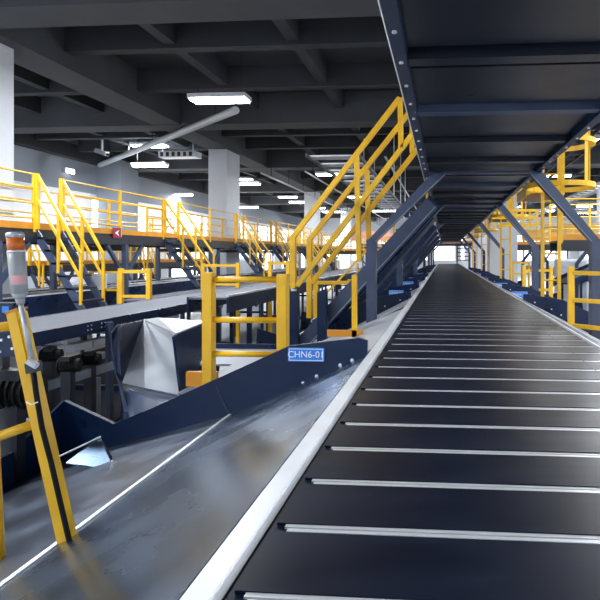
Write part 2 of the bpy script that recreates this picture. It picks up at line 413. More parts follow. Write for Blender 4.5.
def sign(wf, side, x, y1, z, w=.235, h=.082, txt='CHN6-01'):
    s_ = MB().box(x - w / 2, x + w / 2, y1 - .008, y1 - .001, z - h / 2, z + h / 2).build('number_sign', BLUE, wf)
    s_['label'] = 'blue number sign'
    bd = MB(); t = .004; a, b = x - w / 2 + .006, x + w / 2 - .006; c, d = z - h / 2 + .006, z + h / 2 - .006; yf = y1 - .0095
    for q in ((a, b, c, c + t), (a, b, d - t, d), (a, a + t, c, d), (b - t, b, c, d)): bd.box(q[0], q[1], yf, y1 - .008, q[2], q[3])
    bd.build('sign_border', WLET, s_).parent = s_
    text(txt, .062, (x, y1 - .011, z), (math.pi / 2, 0, 0), WLET, s_, .001)

# first, nearest chute: funnel shaped, its narrow side runs off towards the viewer
def first_chute():
    r = empty('sorting_chute', (-1.6, 3.75, FLOOR), 'nearest brushed steel chute with the blue number sign on its navy wall', 'chute', 'navy and steel chutes on the left of the sorter')
    e = -.51; y1 = 3.75
    q = lambda px, py, z: U(px, py, Z=z)
    A_, B_ = V((e, .5, ZB - .002)), V((e, y1, ZB - .002))
    K = U(230, 415, Y=y1); K2 = V((K.x, .5, K.z))
    MB().plate([A_, B_, K, K2], .012, (0, 0, 1)).build('slide_bed', STEEL, r)
    L1 = U(58, 462, Y=y1); L2 = V((L1.x, .5, L1.z)); lx, lz = L1.x, L1.z
    DST = MAT('dark_brushed_steel', (.16, .19, .25), .33, .9, noise=.25, scale=3.5, bump=.05)
    MB().plate([K2, K, L1, L2], .012, (0, 0, 1)).build('lower_bed', DST, r)
    MB().beam(K2 + V((0, 0, .004)), K + V((0, 0, .004)), .016, .008).build('fold_strip', ALU, r)
    pts = [(-.51, -.575)] + [(q_.x, q_.z) for q_ in (U(a2, b2, Y=y1) for a2, b2 in ((358, 338), (289, 346), (150, 409), (113, 424), (64, 401)))] + [(lx - .02, lz - .06), (K.x, K.z - .09), (-.51, -.80)]
    w = MB().plate([V((x, y1, z)) for x, z in pts], .035, (0, -1, 0)).build('side_wall', NAVY, r)
    MB().plate([U(229, 413, Y=y1 - .003), U(228, 413, Y=y1 - .003), U(215.5, 386, Y=y1 - .003), U(216.5, 386, Y=y1 - .003)], .003).build('wall_seam', SLATE, w)
    b = MB()
    for px, py in ((340, 365), (316.5, 376), (303, 383), (352, 360)):
        c = U(px, py, Y=y1 - .004); b.tube(c, c + V((0, -.006, 0)), .011, 10)
    b.build('bolts', ALU, w)
    c = U(306.3, 354.5, Y=y1)
    sign(w, -1, c.x, y1, c.z, .246, .092)
    MB().plate([V((lx, .5, lz)), V((lx, y1, lz)), U(64, 401, Y=y1), V((lx - .02, y1 - .4, lz + .2)), V((lx - .02, .5, lz + .12))], .02).build('end_stop', NAVY, r)
    # steel lip lying in the foot
    t = [U(66, 464, D=3.45), U(100, 437, D=3.6), U(112, 457, D=3.5), U(114, 470, D=3.4)]
    MB().plate(t, .01).build('outlet_lip', STEEL, r)
    MB().beam(U(58, 457, D=3.44), U(101, 436.5, D=3.59), .010, .008).build('lip_edge', ALU, r)
    for x, yy, z in ((-1.3, 3.70, -1.15), (-2.8, 3.70, -1.62), (-.62, 1.2, -.75), (-2.8, .6, -1.66)):
        MB().box(x - .03, x + .03, yy - .03, yy + .03, FLOOR, z).build('leg', NAVY, r)
first_chute()
rng = [(3.95, 6.95), (7.5, 8.8), (9.2, 11.6), (12.2, 15.4), (15.7, 18.2), (18.8, 22.9), (23.2, 26.7), (27.3, 31), (31.3, 34.7)]
ordn = ['second', 'third', 'fourth', 'fifth', 'sixth', 'seventh', 'eighth', 'ninth', 'tenth']
for i, (a_, b_) in enumerate(rng):
    r, wf = chute(-1, a_, b_, '%s steel chute down the left side of the sorter' % ordn[i], far_wall=i > 0, **({'zb': ((0, ZB - .004), (1.03, -1.08), (1.45, -1.20))} if i == 0 else {}))
    if i > 1: sign(wf, -1, -.98 if i else -.80, b_, -.78, .30 if i else .246, .11 if i else .092)
_x = empty('sheet_tray', (-2.7, 6.4, FLOOR), 'pale sheet tray seen through the yellow guard frame beyond the nearest chute', 'tray')
MB().box(-3.1, -2.05, 5.95, 6.95, -1.20, -1.18).build('sheet', TRAY, _x)
MB().box(-2.28, -1.98, 4.7, 5.95, -1.20, -1.18).build('sheet', TRAY, _x)
MB().box(-3.1, -2.05, 6.95, 6.98, -1.22, -1.12).build('rim', NAVY, _x)
for _a in ((-3.05, 6.0), (-2.11, 6.0), (-3.05, 6.9), (-2.11, 6.9)): MB().box(_a[0] - .03, _a[0] + .03, _a[1] - .03, _a[1] + .03, FLOOR, -1.20).build('leg', NAVY, _x)
rngR = [(4.0, 7.05), (7.45, 8.5), (9.6, 11.6), (12.2, 15.2), (16.4, 18.2), (18.8, 22.9), (23.2, 26.7)]
ordr = ['first', 'second, very short', 'third', 'fourth', 'fifth', 'sixth', 'seventh']
for i, (a_, b_) in enumerate(rngR):
    r, wf = chute(1, a_, b_, '%s steel chute down the right side of the sorter' % ordr[i], far_wall=i > 0)
    if i > 1: sign(wf, 1, 1.52, b_, -.80, .32, .12)

# ---------------------------------------------------------------- stair to the overhead conveyor with yellow handrails
def bent_rail(r, pts, rad, name='handrail', mat=YEL): return MB().path(pts, rad, 4 if False else 8).build(name, mat, r, smooth=True)
YS0, YS1 = 4.95, 5.6
st = empty('access_stair', (-1.9, 7.8, FLOOR), 'slate blue stair with thick yellow handrails climbing to the overhead conveyor', 'stair')
for Yp in (6.0,):
    a_ = U(296, 352, Y=Yp); b_ = U(436, 178, Y=Yp)
    MB().beam(a_, b_, .045, .34, (0, 1, 0)).build('stringer', NAVY, st)
def strg(Yp, a2, b2, wd, name, mat, nz=(0, -1, 0)):
    p_, q_ = U(*a2, Y=Yp), U(*b2, Y=Yp); d = (q_ - p_).normalized(); up = V((-d.z, 0, d.x)) * wd / 2
    return MB().plate([p_ - up, q_ - up, q_ + up, p_ + up], .05, nz).build(name, mat, st, .004)
for o in list(kids(st)): bpy.data.objects.remove(o)
strg(7.8, (298, 348), (432, 203), .20, 'stringer', SLATE)
square = MB().beam(U(303, 351, Y=7.76), U(436, 206, Y=7.76), .014, .014, (0, 1, 0)).build('highlight_lip', LIP, st)  # same pale highlight colour along the stringer's lower edge
strg(8.45, (314, 334), (436, 201), .25, 'stringer', NAVY)
for k in range(9):
    t = (k + .6) / 9.5; c = U(298, 346, Y=7.8).lerp(U(432, 201, Y=7.8), t)
    MB().box(c.x - .13, c.x + .13, 7.83, 8.43, c.z - .0, c.z + .02).build('tread', DARK, st)
    MB().box(c.x - .14, c.x - .125, 7.83, 8.43, c.z - .01, c.z + .025).build('nosing', ALU, st)
R = .024
def squ(p, q, w, name='handrail', up=(0, 1, 0)): return MB().beam(p, q, w, w, up).build(name, YEL, st, .004)
# two yellow side frames: near (Y 5.2) and far (Y 6.0)
def side_frame(Yp, top0, top1, mid0, mid1, newel, posts):
    w = .070
    squ(U(*top0, Y=Yp), U(*top1, Y=Yp), w, 'handrail'); squ(U(*mid0, Y=Yp), U(*mid1, Y=Yp), w, 'mid_rail')
    squ(U(top0[0], top0[1] - 1, Y=Yp), U(*newel, Y=Yp), w * 1.1, 'newel_post')
    for a2, b2 in posts: squ(U(*a2, Y=Yp), U(*b2, Y=Yp), w, 'baluster')
side_frame(7.72, (293, 237), (400, 98), (297, 286), (424, 119), (293.5, 289), [((356.5, 156), (359, 262)), ((400, 98), (401, 148))])
side_frame(8.32, (309.5, 240), (412, 109), (312, 283), (424, 141), (309.5, 318), [((367, 170), (369, 245)), ((412, 109), (412, 153))])
# navy support posts under the newels
for px, t_, b_, Yp, w in ((294, 290, 352, 7.72, .14), (322.5, 292, 350, 7.65, .13)):
    p_ = U(px, t_, Y=Yp); q_ = U(px, b_, Y=Yp)
    MB().box(p_.x - w / 2, p_.x + w / 2, Yp - .05, Yp + .05, FLOOR, p_.z).build('support_post', NAVY, st, .004)
    c = p_ + V((0, 0, .0)); MB().plate([c + V((-w / 2, -.04, 0)), c + V((w / 2, -.04, 0)), c + V((w / 2, -.04, .05))], .08, (0, -1, 0)).build('post_cap', NAVY, st)
MB().tube(U(294, 291, Y=7.65), U(294, 289, Y=7.65), .04, 12).build('rail_foot', PALE, st)
q = U(336, 333, Y=5.6)
r = empty('kick_plate', q, 'orange yellow kick plate low behind the blue number sign', 'kick plate')
a_, b_ = U(327, 330, Y=5.6), U(363, 337, Y=5.6)
MB().box(a_.x, b_.x, 5.6, 5.63, b_.z, a_.z).build('board', ORA, r)
MB().box(a_.x + .25, a_.x + .30, 5.6, 5.65, b_.z - .3, a_.z + .55).build('post', YEL, r)
MB().box(b_.x - .1, b_.x - .05, 5.6, 5.65, -1.2, b_.z).build('post', YEL, r)

# upper inclined chutes feeding down at the later bays
for i, (Yp, lb) in enumerate(((10.0, 'inclined slate blue trough behind the nearest portal post'), (13.6, 'second inclined slate blue trough along the left side'),
                              (16.8, 'third inclined slate blue trough, farther down the line'), (21.6, 'fourth inclined trough, small in the distance'), (25.5, 'fifth inclined trough, smallest and farthest'))):
    r = empty('inclined_trough', (-1.9, Yp, -1.0), lb, 'trough', 'inclined troughs under the overhead conveyor')
    P_, Q_ = V((-1.75, Yp, -1.05)), V((-.24, Yp, .72)); d = (Q_ - P_).normalized(); up = V((-d.z, 0, d.x))
    for yy in (0, .95):
        o_ = V((0, yy, 0)); MB().plate([P_ + o_ - up * .1, Q_ + o_ - up * .1, Q_ + o_ + up * .08, P_ + o_ + up * .08], .03, (0, -1, 0)).build('side_wall', NAVY, r)
    MB().plate([P_ - up * .08 + V((0, .03, 0)), Q_ - up * .08 + V((0, .03, 0)), Q_ - up * .08 + V((0, .95, 0)), P_ - up * .08 + V((0, .95, 0))], .02).build('bed', DARK, r)
    MB().beam(P_ + up * .09 + V((0, .015, 0)), Q_ + up * .09 + V((0, .015, 0)), .02, .02, (0, 1, 0)).build('edge_strip', ALU, r)
    MB().beam(P_ + up * .55 + V((0, .4, 0)), Q_ + up * .42 + V((0, .4, 0)), .035, .035, (0, 1, 0)).build('handrail', YEL, r)
    for t in (.1, .55, .95):
        c = P_.lerp(Q_, t) + V((0, .4, 0)); MB().box(c.x - .018, c.x + .018, c.y - .02, c.y + .02, c.z - .0, c.z + .72).build('baluster', YEL, r)
    for yy in (.1, .85): MB().box(P_.x + .1, P_.x + .18, Yp + yy - .04, Yp + yy + .04, -1.32, P_.z + .15).build('support_post', NAVY, r)

# ---------------------------------------------------------------- yellow guard frame left of the stair
def guard(name, label, Xa, Xb, Yp, zt, zs, zbot, w=.074, rw=.042, slope=0):
    r = empty(name, ((Xa + Xb) / 2, Yp, zbot), label, 'guard rail')
    for x in (Xa, Xb): MB().box(x - w / 2, x + w / 2, Yp - w / 2, Yp + w / 2, zbot, zt + (.03 if x == Xa else .02)).build('post', YEL, r, .005)
    for z in zs: MB().tube((Xa + w / 2, Yp, z), (Xb - w / 2, Yp, z), rw / 2, 16).build('rail', YEL, r, smooth=True)
    return r
Yg = 3.86
a_, b_ = U(209, 279.5, Y=Yg), U(283, 279.5, Y=Yg)
g = guard('guard_railing', 'thick yellow three rail guard frame standing behind the nearest chute wall', a_.x, b_.x, Yg, a_.z + .02,
      (U(246, 279.5, Y=Yg).z, U(246, 320, Y=Yg).z, U(246, 354, Y=Yg).z), FLOOR)
for o in list(kids(g)):
    if o.name.startswith('rail') : pass

# ---------------------------------------------------------------- white transfer chute
tc = empty('transfer_chute', U(150, 400, Y=5.7), 'white lined transfer chute with navy side plates in front of the grey belt', 'chute')
y_b, y_f = 5.75, 5.0
A1, Ccr, Dcr = U(144, 320, Y=y_b), U(179, 396, Y=y_f), U(122, 384, Y=y_f)
pn = (Ccr - A1).cross(Dcr - A1).normalized()
def on_bed(px, py):
    d = U(px, py, D=1); return d * (A1.dot(pn) / d.dot(pn))
MB().plate([A1, on_bed(172, 322), on_bed(174, 345), Ccr, on_bed(145, 389)], .015).build('white_lining', PALE, tc)
M1 = on_bed(145, 389)
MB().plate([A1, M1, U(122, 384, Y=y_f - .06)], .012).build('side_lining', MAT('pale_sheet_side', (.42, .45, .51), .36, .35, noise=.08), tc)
MB().plate([A1, U(118, 325, Y=y_f + .05), U(112, 333, Y=y_f), U(112, 346, Y=y_f), U(117, 376, Y=y_f), U(122, 386, Y=y_f)], .015, (1, .2, 0)).build('side_plate', NAVY, tc)
MB().plate([U(122, 384, Y=y_f), U(116, 372, Y=y_f), U(124, 412, Y=y_f - .35), U(130, 413, Y=y_f - .4)], .02, (0, -1, 0)).build('apron', NAVY, tc)
zt_ = A1.z + .01
MB().plate([A1 + V((0, 0, .005)), U(158, 317.5, Z=A1.z + .05), U(206, 321, Z=A1.z + .03), U(176, 333, Z=A1.z - .0)], .015, (0, 0, 1)).build('top_flange', PALE, tc)
sp = U(177, 332, Y=5.05); sq = U(206, 321, Y=5.95); sn = (sq - sp).cross(V((0, 0, 1))).normalized()
def on_side(px, py):
    d = U(px, py, D=1); return d * (sp.dot(sn) / d.dot(sn))
MB().plate([on_side(*q_) for q_ in ((172, 337), (177, 332), (206, 321), (203, 350), (185, 396), (179, 397))], .03, (-1, .3, 0)).build('side_plate', NAVY, tc)
MB().plate([Dcr, M1, Ccr, U(176, 408, Y=4.5), U(130, 418, Y=4.5)], .02, (0, 0, 1)).build('outlet_tray', SLATE, tc)
for p_ in (U(126, 395, Y=5.0), U(181, 392, Y=5.3), U(140, 350, Y=6.0), U(196, 350, Y=6.15)):
    MB().box(p_.x - .03, p_.x + .03, p_.y, p_.y + .06, FLOOR, p_.z).build('leg', NAVY, tc)
# floor-level orange box and dark frame at the foot of the guard frame
q = U(207, 377, Y=4.6)
r = empty('orange_kick_box', q, 'orange yellow kick board between the transfer chute and guard frame', 'kick plate')
MB().box(q.x - .16, q.x + .10, 4.55, 4.6, q.z - .07, q.z + .05).build('board', ORA, r)
MB().box(q.x + .02, q.x + .07, 4.55, 4.6, FLOOR, q.z - .07).build('post', ORA, r)

# ---------------------------------------------------------------- grey belt conveyor (left)
def conveyor(x0, x1, y0, y1, z, label, belt=GREYBELT, side=NAVY, depth=.13, legs=(), bolts=(), edge=False, rollers=True):
    r = empty('belt_conveyor', ((x0 + x1) / 2, y0, FLOOR), label, 'conveyor', 'belt conveyors parallel to the sorter')
    MB().box(x0 + .03, x1 - .03, y0, y1, z - .03, z).build('belt', belt, r)
    for a2, b2 in ((x0, x0 + .03), (x1 - .03, x1)):
        MB().box(a2, b2, y0, y1, z - depth, z + .004).build('side_frame', side, r)
    if edge: MB().box(x1 - .032, x1 + .002, y0, y1, z + .005, z + .035).build('edge_strip', ALU, r)
    if rollers:
        yy = y0 + .3
        while yy < min(y1, y0 + 14): MB().tube((x0 + .03, yy, z - depth - .03), (x1 - .03, yy, z - depth - .03), .035, 10).build('return_roller', PALE, r, smooth=True); yy += .9
    for yy in legs:
        for xx in (x0 + .04, x1 - .04): MB().box(xx - .035, xx + .035, yy - .035, yy + .035, FLOOR, z - depth).build('leg', side, r)
        MB().box(x0 + .04, x1 - .04, yy - .03, yy + .03, z - 1.0, z - .93).build('cross_tie', side, r)
    if bolts:
        b = MB()
        for yy in bolts:
            for dy in (0, .07):
                for dz in (-.035, -.085): b.tube((x1, yy + dy, z + dz), (x1 + .008, yy + dy, z + dz), .009, 8)
        b.build('bolts', ALU, r)
    return r
gb = conveyor(-5.28, -4.18, 3.9, 40, -.80, 'pale grey flat belt conveyor with navy side rising across the left', legs=(4.6, 7.2, 11, 16, 22, 30), bolts=(6.35, 6.62), depth=.14)
conveyor(-9.6, -8.45, 8.6, 42, -.86, 'navy sided conveyor with a bright edge under the walkway', belt=DARK, depth=.42, edge=True, legs=(10, 15, 22, 30), rollers=False)
conveyor(-7.2, -6.0, 12, 42, -1.0, 'low navy conveyor between grey belt and walkway stairs', belt=GREYBELT, depth=.3, edge=True, legs=(13, 19, 27, 36), rollers=False)
conveyor(-3.75, -3.12, 8.0, 40, -.62, 'narrow navy conveyor behind the stair foot', belt=GREYBELT, depth=.22, edge=True, legs=(9, 14, 20, 28), rollers=False)
conveyor(-12.2, -11.5, 10, 44, -1.0, 'dark conveyor at the back beneath the second walkway', belt=DARK, depth=.35, edge=True, legs=(14, 22, 30), rollers=False)
# grey cross frame under the grey belt
r = empty('steel_subframe', (-4.1, 6.0, FLOOR), 'grey steel channel subframe below the grey belt conveyor', 'frame')
a_, b_ = U(36, 389, X=-4.1), U(115, 364.5, X=-4.1)
MB().beam(a_, b_, .05, .10).build('channel', MAT('grey_channel', (.30, .33, .38), .45, .2, noise=.1), r)
gm = bpy.data.materials['grey_channel']
for px, t_, yy in ((97, 378, 0), (111, 322, 0)):
    p_ = U(px, t_, X=-4.12); MB().box(p_.x - .05, p_.x + .01, p_.y - .09 if px < 100 else p_.y - .04, p_.y + .06 if px < 100 else p_.y + .04, FLOOR, p_.z).build('leg', gm if px < 100 else SLATE, r)
MB().box(-4.16, -4.1, a_.y, a_.y + .08, FLOOR, a_.z).build('leg', DARK, r)
# hardware below the belt
def motor(px, py, D_, label, s_=1.0, mat=RUB):
    s_ *= .75
    c = U(px, py, D=D_); r = empty('drive_motor', c, label, 'motor', 'drive motors below the grey belt')
    MB().tube(c + V((-.14 * s_, 0, 0)), c + V((.12 * s_, .06, 0)), .09 * s_, 16).build('housing', mat, r, .004)
    m = MB()
    for k in range(6): m.tube(c + V((-.12 * s_ + k * .035 * s_, k * .008, 0)), c + V((-.108 * s_ + k * .035 * s_, k * .008 + .002, 0)), .1 * s_, 16)
    m.build('cooling_fins', mat, r)
    MB().box(c.x - .06 * s_, c.x + .06 * s_, c.y - .05, c.y + .05, c.z + .07 * s_, c.z + .13 * s_).build('terminal_box', DARK, r)
    MB().box(c.x - .05, c.x + .05, c.y - .04, c.y + .04, FLOOR, c.z - .07 * s_).build('stand', DARK, r)
motor(68, 366, 5.6, 'small grey motor hanging under the grey belt conveyor')
motor(90, 360, 6.6, 'second motor farther under the grey belt')
motor(14, 392, 3.6, 'large black motor behind the yellow post at lower left', 1.5, RUB)
motor(22, 440, 3.9, 'black motor near the picture bottom at lower left', 1.4, RUB)
motor(50, 356, 6.0, 'motor nearest the leaning yellow post under the grey belt')
for (px0, py0, px1, py1, lab) in ((45, 341, 58, 345, 'short white cover block under the near end of grey belt'), (66, 340, 85, 337, 'pale cover plate left of the hanging bolts'), (87, 336, 104, 332, 'pale cover plate right of its twin under the belt'),
                            (84, 352, 102, 347, 'pale plate lower beneath the twin cover plates')):
    a_, b_ = U(px0, py0, X=-4.45), U(px1, py1, X=-4.45)
    r = empty('cover_plate', a_, lab, 'cover plate', 'pale cover plates under the belt')
    MB().box(-4.50, -4.35, a_.y, b_.y, min(a_.z, b_.z) - .13, max(a_.z, b_.z) - .055).build('plate', PALE, r, .006)
    MB().box(-4.5, -4.47, a_.y, a_.y + .04, max(a_.z, b_.z) - .06, -.83).build('bracket', DARK, r)
# dark machine body behind
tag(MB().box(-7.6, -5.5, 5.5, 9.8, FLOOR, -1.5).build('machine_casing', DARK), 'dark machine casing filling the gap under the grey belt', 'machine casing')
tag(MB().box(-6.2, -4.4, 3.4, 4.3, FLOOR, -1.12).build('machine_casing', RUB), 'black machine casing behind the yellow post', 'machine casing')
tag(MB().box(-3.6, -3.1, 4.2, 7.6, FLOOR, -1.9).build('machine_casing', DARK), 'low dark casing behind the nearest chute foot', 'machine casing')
# navy bracket with bolts, upper lower-left
p_ = U(5, 345, D=3.4)
r = empty('bolted_bracket', p_, 'navy bracket with bright bolts at the left edge', 'bracket')
MB().box(p_.x - .25, p_.x + .1, p_.y, p_.y + .05, p_.z - .07, p_.z + .09).build('plate', NAVY, r, .006)
b = MB()
for dx, dz in ((-.02, .03), (.03, .05), (.05, -.02), (-.03, -.04)): b.tube(p_ + V((dx, -.008, dz)), p_ + V((dx, 0, dz)), .009, 8)
b.build('bolts', ALU, r)
MB().box(p_.x - .2, p_.x - .12, p_.y + .0, p_.y + .05, FLOOR, p_.z - .07).build('post', DARK, r)
p_ = U(4, 311, D=3.6)
r = empty('small_notice', p_, 'small blue notice on the navy box at left edge', 'notice')
MB().box(p_.x - .1, p_.x + .05, p_.y, p_.y + .08, p_.z - .07, p_.z + .05).build('box', NAVY, r)
MB().box(p_.x - .01, p_.x + .035, p_.y - .005, p_.y, p_.z - .01, p_.z + .03).build('blue_face', BLUE, r)
MB().box(p_.x - .06, p_.x - .01, p_.y, p_.y + .06, FLOOR, p_.z - .07).build('post', DARK, r)

# ---------------------------------------------------------------- near yellow post and beacon
DP = 2.15
r = empty('guard_railing', U(40, 455, D=DP), 'nearest yellow tubular guard with leaning post at lower left', 'guard rail')
MB().beam(U(16.5, 311, D=DP), U(85.5, 622, D=DP), .058, .05, (1, 0, 0)).build('post', YEL, r, .006)
MB().beam(U(16.2, 309.2, D=DP), U(16.9, 311.2, D=DP), .058, .05, (1, 0, 0)).build('post_cap', ORA, r)
MB().tube(U(-14, 329, D=DP), U(15, 325.5, D=DP), .018, 14).build('rail', YEL, r, smooth=True)
MB().tube(U(-14, 441, D=DP), U(34, 424, D=DP), .018, 14).build('rail', YEL, r, smooth=True)
MB().tube(U(-14, 311, D=DP + .01), U(2, 640, D=DP + .01), .024, 14).build('post', YEL, r, smooth=True)
r = empty('warning_beacon', U(18, 300, D=2.05), 'grey warning beacon with orange lens on a thin leaning pole', 'warning light')
D_ = 2.05
ax0, ax1 = U(15, 236, D=D_), U(20, 297, D=D_)
dz = (ax1 - ax0)
P = lambda t: ax0 + dz * t
MB().tube(P(-.06), P(.03), .0285, 24, .0300).build('cap', PALE, r, .003, smooth=True)
MB().tube(P(.03), P(.24), .0275, 24, .0280).build('lens', LENS, r, smooth=True)['label'] = 'orange lens'
MB().tube(P(.24), P(.27), .0300, 24).build('collar', ALU, r, smooth=True)
MB().tube(P(.27), P(.94), .0290, 24, .0270).build('body', GREY, r, smooth=True)
MB().tube(P(.94), P(1.03), .0270, 24, .016).build('taper', GREY, r, smooth=True)
MB().tube(P(1.03), P(1.12), .016, 20, .012).build('neck', GREY, r, smooth=True)
lb = P(.70) + V((CA * .012 + SA * .02, SA * .012 - CA * .025, 0))
m = MB()  # curved label
axd = dz.normalized(); fx = V((CA, SA, 0)); fy = V((SA, -CA, 0)); vs = []
for tt in (.64, .79):
    for k in range(7):
        an = math.radians(-50 + k * 17 + 20); vs.append(P(tt) + (fx * math.sin(an + .25) + fy * math.cos(an + .25)) * .0296)
m.add(vs, [(k, k + 1, k + 8, k + 7) for k in range(6)]); m.build('label_sticker', PINK, r)
MB().tube(P(1.10), U(32.5, 362, D=D_), .0085, 14).build('pole', PALE, r, smooth=True)
MB().tube(U(28.5, 361, D=D_ - .01), U(37, 366, D=D_ - .01), .013, 12).build('clamp', PIPE, r)
MB().beam(U(33, 362, D=D_ + .03), U(34.5, 372, D=D_ + .03), .03, .05).build('clamp_foot', DARK, r)
r = empty('cable_conduit', U(40, 400, D=2.08), 'black conduit strapped down the leaning yellow post', 'conduit')
MB().path([U(33, 368, D=2.09), U(36, 392, D=2.09), U(42, 428, D=2.09), U(51, 462, D=2.09), U(69, 540, D=2.09), U(86, 617, D=2.09)], .0095, 12).build('sleeve', RUB, r, smooth=True)
MB().path([U(26, 402, D=2.06), U(31, 404.5, D=2.05), U(38, 402, D=2.06)], .0022, 6).build('strap', WLET, r)

# ---------------------------------------------------------------- raised walkways with stairs
def walkway(name_label, x0, x1, y0, y1, z, posts_step, legs, cat='walkway', gaps=(), sgn=1, back=True, legmat=DARK, rails=(.38, .74, 1.1), sidex=None):
    r = empty('raised_walkway', ((x0 + x1) / 2, y0, FLOOR), name_label, cat, 'yellow railed walkways')
    MB().box(x0, x1, y0, y1, z - .06, z).build('deck', DARK, r)
    for x in (x0, x1):
        MB().box(x - .04, x + .04, y0, y1, z - .26, z - .06).build('edge_beam', DARK, r)
        MB().box(x - .012, x + .012, y0, y1, z, z + .13).build('kick_board', ORA, r)
    for side, x in (('near', x1), ('far', x0)):
        if side == 'far' and not back: continue
        segs = []; a2 = y0
        for g0, g1 in (gaps if side == 'near' else ()): segs.append((a2, g0)); a2 = g1
        segs.append((a2, y1))
        for s0, s1 in segs:
            nn = max(1, round((s1 - s0) / posts_step))
            for k in range(nn + 1):
                yy = s0 + (s1 - s0) * k / nn
                MB().box(x - .03, x + .03, yy - .03, yy + .03, z - .1, z + 1.1).build('post', YEL, r)
            for h in rails:
                MB().tube((x, s0, z + h), (x, s1, z + h), .018, 8).build('rail', YEL, r)
    for yy in legs:
        for x, s_ in ((x0, 1), (x1, -1)):
            MB().box(x - .06, x + .06, yy - .06, yy + .06, FLOOR, z - .26).build('leg', SLATE, r)
        for s_ in (-1, 1): MB().beam((x1, yy, z - 1.1), (x1, yy + s_ * .8, z - .28), .08, .08).build('knee_brace', SLATE, r)
        MB().beam((x0, yy, z - .35), (x1, yy, z - .35), .1, .12).build('cross_beam', DARK, r)
    return r
ZD = .52
gaps = [(YD(a, -8.2), YD(b, -8.2)) for a, b in ((9.62, 10.45), (15.0, 15.95), (20.9, 21.8), (25.6, 26.5), (31, 32), (36, 37))]
wk = walkway('long raised walkway with yellow railings across the left, crossing in front of the columns', -10.15, -8.2, 7.6, 43, ZD, 2.2, (9.8, 14.0, 19.4, 24.8, 30, 36, 42), gaps=gaps, rails=(.22, .52, .82, 1.1))
# small maroon notice
c = U(117, 233, X=-8.15)
n_ = MB().box(-8.157, -8.145, c.y - .17, c.y + .17, c.z - .13, c.z + .13).build('notice', RED, wk); n_['label'] = 'small maroon square notice with white arrow'
m = MB()
m.plate([V((-8.144, c.y + .09, c.z + .08)), V((-8.144, c.y - .10, c.z)), V((-8.144, c.y + .09, c.z - .08)), V((-8.144, c.y + .03, c.z))], .003, (1, 0, 0))
m.build('arrow_mark', WLET, n_)
def stair(Ya, Yb, label, ang=60, x0=-8.16, z0=ZD, zf=-1.35):
    r = empty('walkway_stair', (x0 + 1, (Ya + Yb) / 2, zf), label, 'stair', 'slate stairs with yellow handrails down from the walkway')
    t = math.tan(math.radians(ang)); dx = (z0 - zf) / t
    for yy in (Ya, Yb):
        MB().plate([V((x0, yy, z0)), V((x0, yy, z0 - .28)), V((x0 + dx - .06, yy, zf)), V((x0 + dx + .1, yy, zf))], .04, (0, -1, 0)).build('stringer', SLATE, r)
        zk = 0.02; xk = x0 + (z0 + 1.1 - zk) / t * 1.0
        w = .05
        MB().beam((x0, yy, z0 + 1.1), (xk, yy, zk), w, w, (0, 1, 0)).build('handrail', YEL, r)
        MB().beam((xk, yy, zk + .02), (xk, yy, z0 - (xk - x0) * t - .2 + .0 if False else -1.0), w, w, (0, 1, 0)).build('newel_post', YEL, r)
        MB().beam((x0, yy, z0 + .6), (xk, yy, zk - .5), w * .8, w * .8, (0, 1, 0)).build('mid_rail', YEL, r)
        MB().box(x0 - .045, x0 + .035, yy - .04, yy + .04, z0, z0 + 1.12).build('top_post', YEL, r)
        xm = x0 + dx * .42; zm = z0 - (xm - x0) * t
        MB().box(xm - .025, xm + .025, yy - .025, yy + .025, zm - .1, zm + 1.06).build('baluster', YEL, r)
        MB().box(x0 + dx - .06, x0 + dx + .04, yy - .04, yy + .04, FLOOR, zf).build('foot_post', SLATE, r)
    for k in range(7):
        f = (k + .7) / 7.3
        MB().box(x0 + dx * f - .1, x0 + dx * f + .12, Ya, Yb - .04, z0 - (z0 - zf) * f - .02, z0 - (z0 - zf) * f + .02).build('tread', DARK, r)
for (a_, b_), lb in zip(gaps, ('nearest stair at far left, behind the warning beacon', 'second walkway stair, left of the tall white column', 'third walkway stair, at the foot of the tall white column',
                               'fourth walkway stair, right of the tall white column', 'fifth walkway stair, small behind the guard frame', 'farthest walkway stair, beside the yellow stair newels')):
    stair(a_ + .03, b_ - .03, lb, 60 if a_ < 13 else 55)
walkway('lower second walkway behind the first, seen beneath its deck', -15.6, -13.6, 12, 40, -.35, 2.4, (14, 19, 24, 30, 36), rails=(.5, 1.05), gaps=[])
for x0_, y_, lb in ((-13.5, 17.5, 'lower back stair leaning behind the orange kick board'), (-13.5, 24, 'second lower back stair beneath the walkway')):
    stair(y_, y_ + .9, lb, 66, x0_, -.35, FLOOR + .01)
walkway('distant raised walkway beyond the stair handrails', -7.2, -5.6, 48, 70, .9, 2.6, (50, 57, 63, 69), rails=(.4, .8, 1.2))
walkway('distant raised walkway close to the left wall', -17.8, -16.0, 30, 70, .9, 3.0, (32, 42, 52, 62), rails=(.4, .8, 1.2))

